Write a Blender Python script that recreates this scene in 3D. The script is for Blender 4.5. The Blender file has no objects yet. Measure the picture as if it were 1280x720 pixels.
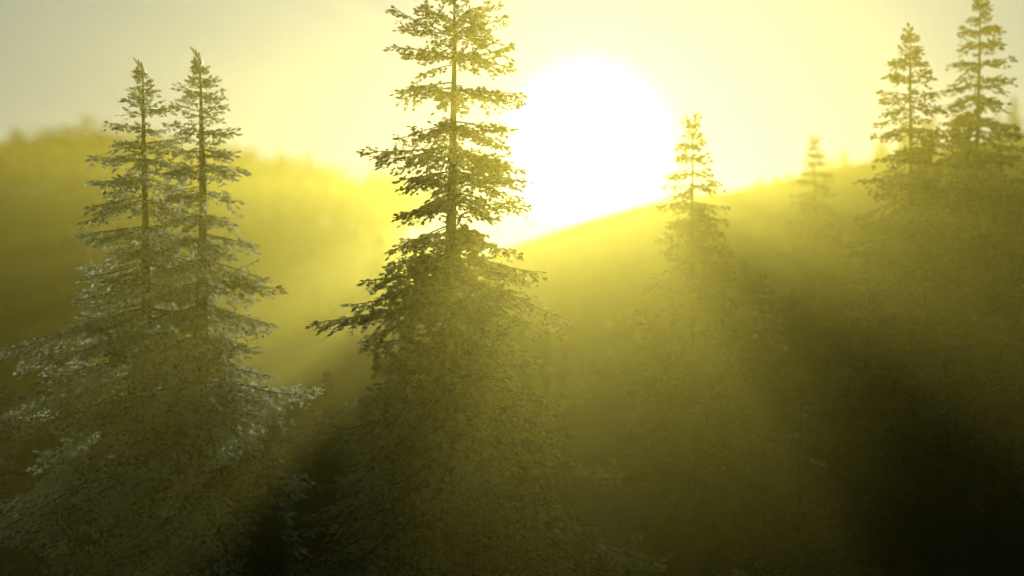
import bpy, math, random
import numpy as np
from mathutils import Vector, noise
sc=bpy.context.scene
sc.view_settings.view_transform='Standard'
try: sc.view_settings.look='None'
except: pass
sc.view_settings.exposure=0
R=np.random.default_rng(7)
FP=1778.0
SUN=Vector((0.0534,1,0.102)).normalized()

# ---------------- materials
def newmat(n):
    m=bpy.data.materials.new(n); m.use_nodes=True; nt=m.node_tree; nt.nodes.clear()
    return m,nt,nt.nodes.new('ShaderNodeOutputMaterial')
def foliage(name,dark,pale,palef,trans=0.45):
    m,nt,out=newmat(name); N=nt.nodes.new; L=nt.links.new
    geo=N('ShaderNodeNewGeometry'); tc=N('ShaderNodeTexCoord')
    nz=N('ShaderNodeTexNoise'); nz.inputs['Scale'].default_value=0.9; nz.inputs['Detail'].default_value=3
    L(tc.outputs['Object'],nz.inputs['Vector'])
    a=N('ShaderNodeMath'); a.operation='MULTIPLY_ADD'; a.inputs[1].default_value=0.2
    L(geo.outputs['Random Per Island'],a.inputs[0]); L(nz.outputs['Fac'],a.inputs[2])
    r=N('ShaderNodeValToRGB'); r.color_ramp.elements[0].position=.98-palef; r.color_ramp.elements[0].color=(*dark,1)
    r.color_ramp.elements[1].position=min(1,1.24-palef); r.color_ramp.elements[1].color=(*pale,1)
    L(a.outputs[0],r.inputs[0])
    p=N('ShaderNodeBsdfPrincipled'); p.inputs['Roughness'].default_value=0.5
    L(r.outputs[0],p.inputs['Base Color'])
    t=N('ShaderNodeBsdfTranslucent'); L(r.outputs[0],t.inputs['Color'])
    mx=N('ShaderNodeMixShader'); mx.inputs[0].default_value=trans
    L(p.outputs[0],mx.inputs[1]); L(t.outputs[0],mx.inputs[2]); L(mx.outputs[0],out.inputs[0])
    return m
M_frost_hilite=foliage('frost_highlight_needles',(.05,.065,.028),(.82,.88,.54),.62,.55)  # pale patches paint leaf highlights into the frosty needle colour
M_fir=foliage('fir_needles',(.03,.04,.014),(.54,.57,.26),.54,.5)  # pale clumps put the look of lit foliage into the colour
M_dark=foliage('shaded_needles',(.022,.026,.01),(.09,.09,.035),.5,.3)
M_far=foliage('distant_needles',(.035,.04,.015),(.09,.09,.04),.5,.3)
M_aut=foliage('autumn_leaves',(.10,.085,.015),(.50,.42,.06),.5,.6)
def rough(name,c1,c2,scale):
    m,nt,out=newmat(name); N=nt.nodes.new; L=nt.links.new
    tc=N('ShaderNodeTexCoord'); nz=N('ShaderNodeTexNoise'); nz.inputs['Scale'].default_value=scale; nz.inputs['Detail'].default_value=8
    L(tc.outputs['Object'],nz.inputs['Vector'])
    r=N('ShaderNodeValToRGB'); r.color_ramp.elements[0].position=.35; r.color_ramp.elements[1].position=.7
    r.color_ramp.elements[0].color=(*c1,1); r.color_ramp.elements[1].color=(*c2,1); L(nz.outputs['Fac'],r.inputs[0])
    p=N('ShaderNodeBsdfPrincipled'); p.inputs['Roughness'].default_value=.95; L(r.outputs[0],p.inputs['Base Color'])
    b=N('ShaderNodeBump'); b.inputs['Strength'].default_value=.6; b.inputs['Distance'].default_value=.05
    L(nz.outputs['Fac'],b.inputs['Height']); L(b.outputs[0],p.inputs['Normal']); L(p.outputs[0],out.inputs[0])
    return m
M_bark=rough('bark',(.02,.014,.008),(.07,.05,.03),9)
M_ground=rough('forest_floor',(.018,.016,.006),(.05,.042,.018),1.3)

# ---------------- mesh helper
def mkobj(name,Q,mi,mats,loc=(0,0,0),rot=0,link=True):
    n=len(Q); me=bpy.data.meshes.new(name+'_mesh')
    me.vertices.add(n*4); me.vertices.foreach_set('co',Q.astype(np.float32).ravel())
    me.loops.add(n*4); me.loops.foreach_set('vertex_index',np.arange(n*4,dtype=np.int32))
    me.polygons.add(n); me.polygons.foreach_set('loop_start',np.arange(0,n*4,4,dtype=np.int32))
    try: me.polygons.foreach_set('loop_total',np.full(n,4,dtype=np.int32))
    except Exception: pass
    for m in mats: me.materials.append(m)
    me.polygons.foreach_set('material_index',mi.astype(np.int32))
    me.update(calc_edges=True); me.validate()
    return place(name,me,loc,rot)
def place(name,me,loc,rot=0,s=1):
    o=bpy.data.objects.new(name,me); sc.collection.objects.link(o)
    o.location=loc; o.rotation_euler=(0,0,rot); o.scale=(s,s,s); return o

# ---------------- frond templates
def leafq(p,d,l,w):
    d=d/np.linalg.norm(d)
    s=np.cross(d,R.normal(size=3)*.75+np.array([0,0,1.])); s/=np.linalg.norm(s)+1e-9
    return [p,p+d*l*.6+s*w,p+d*l,p+d*l*.5-s*w]
def strip(a,b,wa,wb,up=(0,0,1)):
    d=b-a; s=np.cross(d,np.array(up,float)); s/=np.linalg.norm(s)+1e-9
    return [a-s*wa,a+s*wa,b+s*wb,b-s*wb]
def frond(L,tw=.17,sp=.11,ll=.15,lw=.036):
    leaves=[];wood=[]
    a=R.uniform(-.03,.06); b=R.uniform(.10,.24); c=R.uniform(.06,.18); bend=R.normal()*.12
    def ax(s): return np.array([L*s, L*bend*s*s, L*(a*s-b*s*s+c*s**3.5)])
    K=max(4,int(L/.2))
    for i in range(K):
        p,q=ax(i/K),ax((i+1)/K); r0=.010+.008*L*(1-i/K); r1=.010+.008*L*(1-(i+1)/K); r0*=.8;r1*=.8
        if i==K-1: r1=.004
        wood.append(strip(p,q,r0,r1)); wood.append(strip(p,q,r0,r1,(0,1,0)))
    n=max(3,int(L/tw)); s0=.10 if L<1 else .16
    for side in (-1,1):
        for i in range(n):
            s=s0+(1-s0)*(i+R.uniform(.1,.9))/n
            if s>.985 : s=.985
            p=ax(s); 
            if R.random()<.07: continue
            env=min(1,(s-s0*.4)/.30)*(1-s)**.65
            tl=(.44*L**.75)*env*R.uniform(.6,1.25)+.12
            ang=math.radians(R.uniform(36,66)); pit=R.normal()*.20-.18
            d=np.array([math.cos(ang),side*math.sin(ang),pit]); d/=np.linalg.norm(d)
            end=p+d*tl; end[2]-=.14*tl
            wood.append(strip(p,end,.007,.002))
            m=max(2,int(tl/sp))
            for j in range(m):
                u=(j+R.uniform(.3,1))/m; pp=p+(end-p)*u
                for s2 in (-1,1):
                    if R.random()<.10: continue
                    a2=ang*side+s2*math.radians(R.uniform(30,60))
                    dd=np.array([math.cos(a2),math.sin(a2),R.normal()*.32-.12])
                    sl=ll*(1.25-.6*u)*R.uniform(.7,1.3)
                    leaves.append(leafq(pp,dd,sl,lw*R.uniform(.8,1.3)))
                    if tl>.35 and u<.8:
                        q=pp+dd*sl*.5; s3=R.choice([-1,1])
                        a3=a2+s3*.7
                        leaves.append(leafq(q,np.array([math.cos(a3),math.sin(a3),R.normal()*.3-.2]),sl*.75,lw*.9))
            leaves.append(leafq(end,d,ll*1.0,lw))
    for k in range(3):
        leaves.append(leafq(ax(.97),np.array([1,R.normal()*.4,.1]),ll,lw))
    Q=np.array(leaves+wood); mi=np.array([0]*len(leaves)+[1]*len(wood))
    return Q,mi
LS=[.3,.55,.85,1.2,1.6,2.1,2.7,3.4,4.2]
T=[[frond(l) for _ in range(4)] for l in LS]
TC=[[frond(l,.26,.18,.24,.065) for _ in range(3)] for l in LS]   # coarse

def getT(bank,L):
    k=int(np.argmin([abs(math.log(L/x)) for x in LS])); t=bank[k][R.integers(len(bank[k]))]
    return t, L/LS[k]
def trunk(H,r0,seg=26,sides=9,lean=0.):
    ph=R.uniform(0,6,3)
    def c(z): return np.array([.05*math.sin(z*.5+ph[0])+lean*z/H,.05*math.sin(z*.4+ph[1]),z])
    Q=[]
    for i in range(seg):
        z0,z1=H*i/seg,H*(i+1)/seg; f=lambda z:(r0*(1-z/H)**.85+.012)*(1+.5*math.exp(-z*1.5))
        for k in range(sides):
            a0,a1=2*math.pi*k/sides,2*math.pi*(k+1)/sides
            w=lambda z,a:c(z)+f(z)*(1+.08*math.sin(a*3+z*2))*np.array([math.cos(a),math.sin(a),0])
            Q.append([w(z0,a0),w(z0,a1),w(z1,a1),w(z1,a0)])
    return np.array(Q),c
def orient(Q,s,az,pitch,roll):
    q=Q*s
    cr,sr=math.cos(roll),math.sin(roll); y=q[...,1]*cr-q[...,2]*sr; zz=q[...,1]*sr+q[...,2]*cr
    cp,spp=math.cos(pitch),math.sin(pitch); x=q[...,0]*cp-zz*spp; zz=q[...,0]*spp+zz*cp
    ca,sa=math.cos(az),math.sin(az)
    return np.stack([x*ca-y*sa,x*sa+y*ca,zz],-1)
def fir(H,prof,bank,wh=.36,nb=8,r0=.22,lowest=1.0,miss=.06,sides=9,rollv=.22,tiervar=.15,inner=None,ni=4,gap=0):
    TQ,c=trunk(H,r0,sides=sides); Qs=[TQ];ms=[np.ones(len(TQ))]
    z=H-.12
    while z>lowest:
        dtop=H-z; rad=prof(dtop)
        n=int(nb*(.6+.4*min(1,dtop/1.5))); off=R.uniform(0,6.28)
        tf=R.uniform(1-tiervar,1+tiervar)
        if gap and dtop>3 and R.random()<gap: tf*=.7
        for i in range(n):
            if dtop>1 and R.random()<miss: continue
            az=off+6.283*i/n+R.normal()*.22; Lb=rad*tf*R.uniform(.72,1.15)
            if dtop>1 and R.random()<.15: Lb*=.6
            Lb=max(.16,Lb)
            (Q,m),s=getT(bank,Lb)
            pitch=max(-.28,.55-dtop*.32) if dtop<2.2 else -.12-.02*dtop
            pitch=min(.75,pitch)+R.normal()*.08
            if dtop<.5: pitch+=.25
            Qs.append(orient(Q,s,az,pitch,R.normal()*rollv)+c(z+R.normal()*.06));ms.append(m)
        if inner is not None and dtop>inner:      # interior sprays, shade put into their darker needle colour, thickening downwards
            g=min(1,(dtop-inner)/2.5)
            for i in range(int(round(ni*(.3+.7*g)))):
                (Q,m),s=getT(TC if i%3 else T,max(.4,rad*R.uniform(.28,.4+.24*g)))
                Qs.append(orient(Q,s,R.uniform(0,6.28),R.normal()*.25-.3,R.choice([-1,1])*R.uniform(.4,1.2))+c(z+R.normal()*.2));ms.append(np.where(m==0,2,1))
        z-=wh*R.uniform(.75,1.25)*(.55+.45*min(1,dtop/1.5))
    (Q,m),s=getT(bank,.3); q=Q*s*1.2; q=np.stack([q[...,2],q[...,1],q[...,0]],-1)+c(H-.2); Qs.append(q);ms.append(m)
    return np.concatenate(Qs),np.concatenate(ms)

# ---------------- terrain
def ss(a,b,x): t=min(1,max(0,(x-a)/(b-a))); return t*t*(3-2*t)
pr=([-3000,0,400,560,670,820,950,1100,1280,1600,4000],[520,500,430,335,302,255,228,200,165,110,-200])
pl=([-4000,-600,0,150,300,450,600,750,1000,4000],[150,210,243,235,262,290,315,340,400,520])
def H(x,y):
    base=-8.2+.9*noise.noise(Vector((x*.06,y*.06,0)))+.25*noise.noise(Vector((x*.3,y*.3,3)))
    tr=(360-np.interp(640+FP*x/72,*pr))/FP*72
    tl=(360-np.interp(640+FP*x/120,*pl))/FP*120
    a=base+(tr-base)*ss(26,72,y)*(1-.8*ss(74,125,y)) if tr>base else base
    b=base+(tl-base)*ss(70,120,y)*(1-.7*ss(125,260,y)) if tl>base else base
    n=.5*noise.noise(Vector((x*.12,y*.12,7)))*ss(30,50,y)
    return float(max(a,b)+n)
def axis(lo,hi,f0,f1,step,far):
    v=list(np.arange(f0,f1+.01,step)); g=step
    x=f1
    while x<hi: g*=far; x+=g; v.append(min(x,hi))
    g=step;x=f0
    while x>lo: g*=far; x-=g; v.insert(0,max(x,lo))
    return v
xs=axis(-1500,1500,-60,60,1.2,1.15); ys=axis(-300,2500,-10,140,1.2,1.15)
V=[(x,y,H(x,y)) for y in ys for x in xs]; nx=len(xs)
F=[(j*nx+i,j*nx+i+1,(j+1)*nx+i+1,(j+1)*nx+i) for j in range(len(ys)-1) for i in range(nx-1)]
me=bpy.data.meshes.new('hills'); me.from_pydata(V,[],F); me.materials.append(M_ground)
for p in me.polygons: p.use_smooth=True
place('hillside_ground',me,(0,0,0))

# ---------------- main trees
def at(px,d): return (px-640)/FP*d
def topz(py,d): return (360-py)/FP*d
def P(*pts):
    xs_,ys_=zip(*pts); return lambda d:float(np.interp(d,xs_,ys_))
def main(name,px,py,d,prof,mat,**k):
    x=at(px,d); g=H(x,d)-.25; Ht=topz(py,d)-g
    Q,m=fir(Ht,prof,T,**k)
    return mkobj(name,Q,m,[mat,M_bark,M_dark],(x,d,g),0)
pc=P((0,.25),(.35,.8),(.8,1.1),(2.5,1.5),(5,2.0),(8,3.1),(10.5,4.0),(14,4.5))
main('fir_tree',565,-6,30,pc,M_fir,wh=.58,nb=10,r0=.24,rollv=.16,tiervar=.2,inner=4.6,ni=8,gap=.1)
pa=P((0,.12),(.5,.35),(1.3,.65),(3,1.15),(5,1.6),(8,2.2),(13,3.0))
main('fir_tree',250,84,29,pa,M_frost_hilite,wh=.44,nb=9,r0=.24,miss=.1,inner=5,ni=5,gap=.1)
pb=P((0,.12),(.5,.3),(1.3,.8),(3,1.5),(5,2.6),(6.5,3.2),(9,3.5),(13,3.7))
main('fir_tree',181,96,30.5,pb,M_frost_hilite,wh=.46,nb=9,r0=.2,miss=.1,inner=5,ni=5,gap=.1)
ps=P((0,.12),(.5,.3),(1.3,.6),(2.4,.9),(4,1.5),(7,2.4),(12,3.2))
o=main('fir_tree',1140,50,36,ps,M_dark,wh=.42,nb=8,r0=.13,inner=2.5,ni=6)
sm=o.data; Hs=topz(50,36)-(H(at(1140,36),36)-.25)
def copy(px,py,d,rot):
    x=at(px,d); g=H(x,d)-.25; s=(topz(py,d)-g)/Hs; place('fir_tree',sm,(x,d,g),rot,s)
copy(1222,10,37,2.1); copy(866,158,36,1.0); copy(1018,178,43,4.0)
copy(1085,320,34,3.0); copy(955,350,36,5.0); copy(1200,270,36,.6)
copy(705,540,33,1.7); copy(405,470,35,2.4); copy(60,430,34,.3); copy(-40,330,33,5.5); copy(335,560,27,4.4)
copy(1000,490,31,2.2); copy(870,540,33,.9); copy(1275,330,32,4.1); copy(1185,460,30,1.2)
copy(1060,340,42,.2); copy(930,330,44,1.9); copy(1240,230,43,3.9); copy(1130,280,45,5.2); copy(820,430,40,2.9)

# ---------------- distant forests (one object each)
pf=P((0,.15),(1,.7),(3,1.3),(6,1.9),(9,2.4))
lows=[fir(7,pf,TC,wh=.5,nb=7,r0=.12,lowest=.3,sides=4) for _ in range(3)]
def scatter(name,pts,srcs,mats):
    Qs=[];ms=[]
    for x,y,s in pts:
        Q,m=srcs[R.integers(len(srcs))]; a=R.uniform(0,6.28); ca,sa=math.cos(a),math.sin(a)
        q=np.stack([Q[...,0]*ca-Q[...,1]*sa,Q[...,0]*sa+Q[...,1]*ca,Q[...,2]],-1)*s+np.array([x,y,H(x,y)-.1])
        Qs.append(q);ms.append(m)
    mkobj(name,np.concatenate(Qs),np.concatenate(ms),mats)
pts=[]
while len(pts)<200:
    x=R.uniform(-2,48); y=R.uniform(46,77); px=640+FP*x/y
    if px<860: continue
    s=R.uniform(.12,.2) if px<1110 else R.uniform(.18,.3)
    if y>62 and px<1100: s*=.7
    pts.append((x,y,s))
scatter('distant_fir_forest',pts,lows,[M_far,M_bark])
pts=[]
while len(pts)<90:
    x=R.uniform(-62,-6); y=R.uniform(75,118)
    if 640+FP*x/y>480: continue
    pts.append((x,y,R.uniform(.4,.8)))
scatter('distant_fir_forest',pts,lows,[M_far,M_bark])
def crown(n=420):
    Q=[]
    cl=R.normal(size=(14,3))*np.array([1,1,.8])+np.array([0,0,3.])
    for i in range(n):
        p=cl[i%14]+R.normal(size=3)*.5; d=R.normal(size=3); Q.append(leafq(p,d,.5,.16))
    for k in range(8):
        a=np.array([0,0,.3*k]); Q.append(strip(a,a+np.array([.02,0,.3]),.13,.12,(0,1,0)));Q.append(strip(a,a+np.array([.02,0,.3]),.13,.12,(1,0,0)))
    return np.array(Q),np.array([0]*n+[1]*16)
cr=[crown() for _ in range(4)]
pts=[]
while len(pts)<200:
    x=R.uniform(-75,-8); y=R.uniform(108,124)
    if 640+FP*x/y>510: continue
    pts.append((x,y,R.uniform(.6,1.15)))
scatter('autumn_woodland',pts,cr,[M_aut,M_bark])

# ---------------- undergrowth
fr=[T[k][j] for k in (1,2) for j in range(4)]
def fern():
    Qs=[];ms=[]
    for i in range(9):
        Q,m=fr[R.integers(len(fr))]; p=R.uniform(.5,1.0); a=R.uniform(0,6.28)
        x=Q[...,0]*math.cos(p)-Q[...,2]*math.sin(p); z=Q[...,0]*math.sin(p)+Q[...,2]*math.cos(p); y=Q[...,1]
        Qs.append(np.stack([x*math.cos(a)-y*math.sin(a),x*math.sin(a)+y*math.cos(a),z],-1));ms.append(m*0)
    return np.concatenate(Qs),np.concatenate(ms)
fe=[fern() for _ in range(3)]
pts=[(R.uniform(-12,22),R.uniform(24,52),R.uniform(.7,1.5)) for _ in range(200)]
scatter('undergrowth',pts,fe,[M_fir])

# ---------------- mist bank filling the valley
bpy.ops.mesh.primitive_cube_add(size=1); fog=bpy.context.object; fog.name='mist'
fog.scale=(220,90,27); fog.location=(0,54,-7)
m,nt,out=newmat('mist'); v=nt.nodes.new('ShaderNodeVolumeScatter')
v.inputs['Color'].default_value=(1,.855,.11,1); v.inputs['Density'].default_value=.0082; v.inputs['Anisotropy'].default_value=.77
nt.links.new(v.outputs[0],out.inputs['Volume']); fog.data.materials.append(m)

# ---------------- light
sl=bpy.data.lights.new('sun','SUN'); sl.energy=2.25; sl.angle=math.radians(.5); sl.color=(1,.90,.64)
so=bpy.data.objects.new('sun',sl); sc.collection.objects.link(so); so.rotation_euler=SUN.to_track_quat('Z','Y').to_euler()
w=bpy.data.worlds.new('World'); sc.world=w; w.use_nodes=True; nt=w.node_tree; nt.nodes.clear(); N=nt.nodes.new; L=nt.links.new
out=N('ShaderNodeOutputWorld'); sky=N('ShaderNodeTexSky'); sky.sky_type='NISHITA'; sky.sun_disc=False
sky.sun_elevation=math.asin(SUN.z); sky.sun_rotation=math.atan2(SUN.x,SUN.y)
b1=N('ShaderNodeBackground'); b1.inputs[1].default_value=.015; L(sky.outputs[0],b1.inputs[0])
tc=N('ShaderNodeTexCoord'); dt=N('ShaderNodeVectorMath'); dt.operation='DOT_PRODUCT'; dt.inputs[1].default_value=SUN
nm=N('ShaderNodeVectorMath'); nm.operation='NORMALIZE'; L(tc.outputs['Generated'],nm.inputs[0]); L(nm.outputs[0],dt.inputs[0])
def M(op,a,b=None):
    n=N('ShaderNodeMath'); n.operation=op
    for i,q in enumerate((a,b)):
        if q is None: continue
        if isinstance(q,(int,float)): n.inputs[i].default_value=q
        else: L(q,n.inputs[i])
    return n.outputs[0]
ac=M('ARCCOSINE',M('MINIMUM',dt.outputs['Value'],1.0)); deg=M('MULTIPLY',ac,57.2958)
def smr(a,b,v0,v1):
    mr=N('ShaderNodeMapRange'); mr.interpolation_type='SMOOTHSTEP'; L(deg,mr.inputs[0])
    for i,q in enumerate((a,b,v0,v1)): mr.inputs[i+1].default_value=q
    return mr.outputs[0]
def term(val,col):
    b=N('ShaderNodeBackground'); b.inputs[0].default_value=(*col,1); L(val,b.inputs[1]); return b.outputs[0]
def ex(sc_,k): return M('MULTIPLY',M('EXPONENT',M('MULTIPLY',deg,-1/sc_)),k)
sh=[b1.outputs[0],term(smr(.4,4.0,2.6,0),(1,.98,.8)),term(ex(7,.66),(.92,1,.44)),
    term(M('MULTIPLY',ex(45,.50),smr(22,46,1,.36)),(.84,.95,.72))]
acc=sh[0]
for s in sh[1:]:
    a=N('ShaderNodeAddShader'); L(acc,a.inputs[0]); L(s,a.inputs[1]); acc=a.outputs[0]
L(acc,out.inputs[0])

# ---------------- camera
cd=bpy.data.cameras.new('camera'); cam=bpy.data.objects.new('camera',cd); sc.collection.objects.link(cam); sc.camera=cam
cam.location=(0,0,0); cam.rotation_euler=(math.radians(90),0,0); cd.lens=50; cd.sensor_width=36; cd.clip_end=5000
cd.dof.use_dof=True; cd.dof.focus_distance=31; cd.dof.aperture_fstop=.13
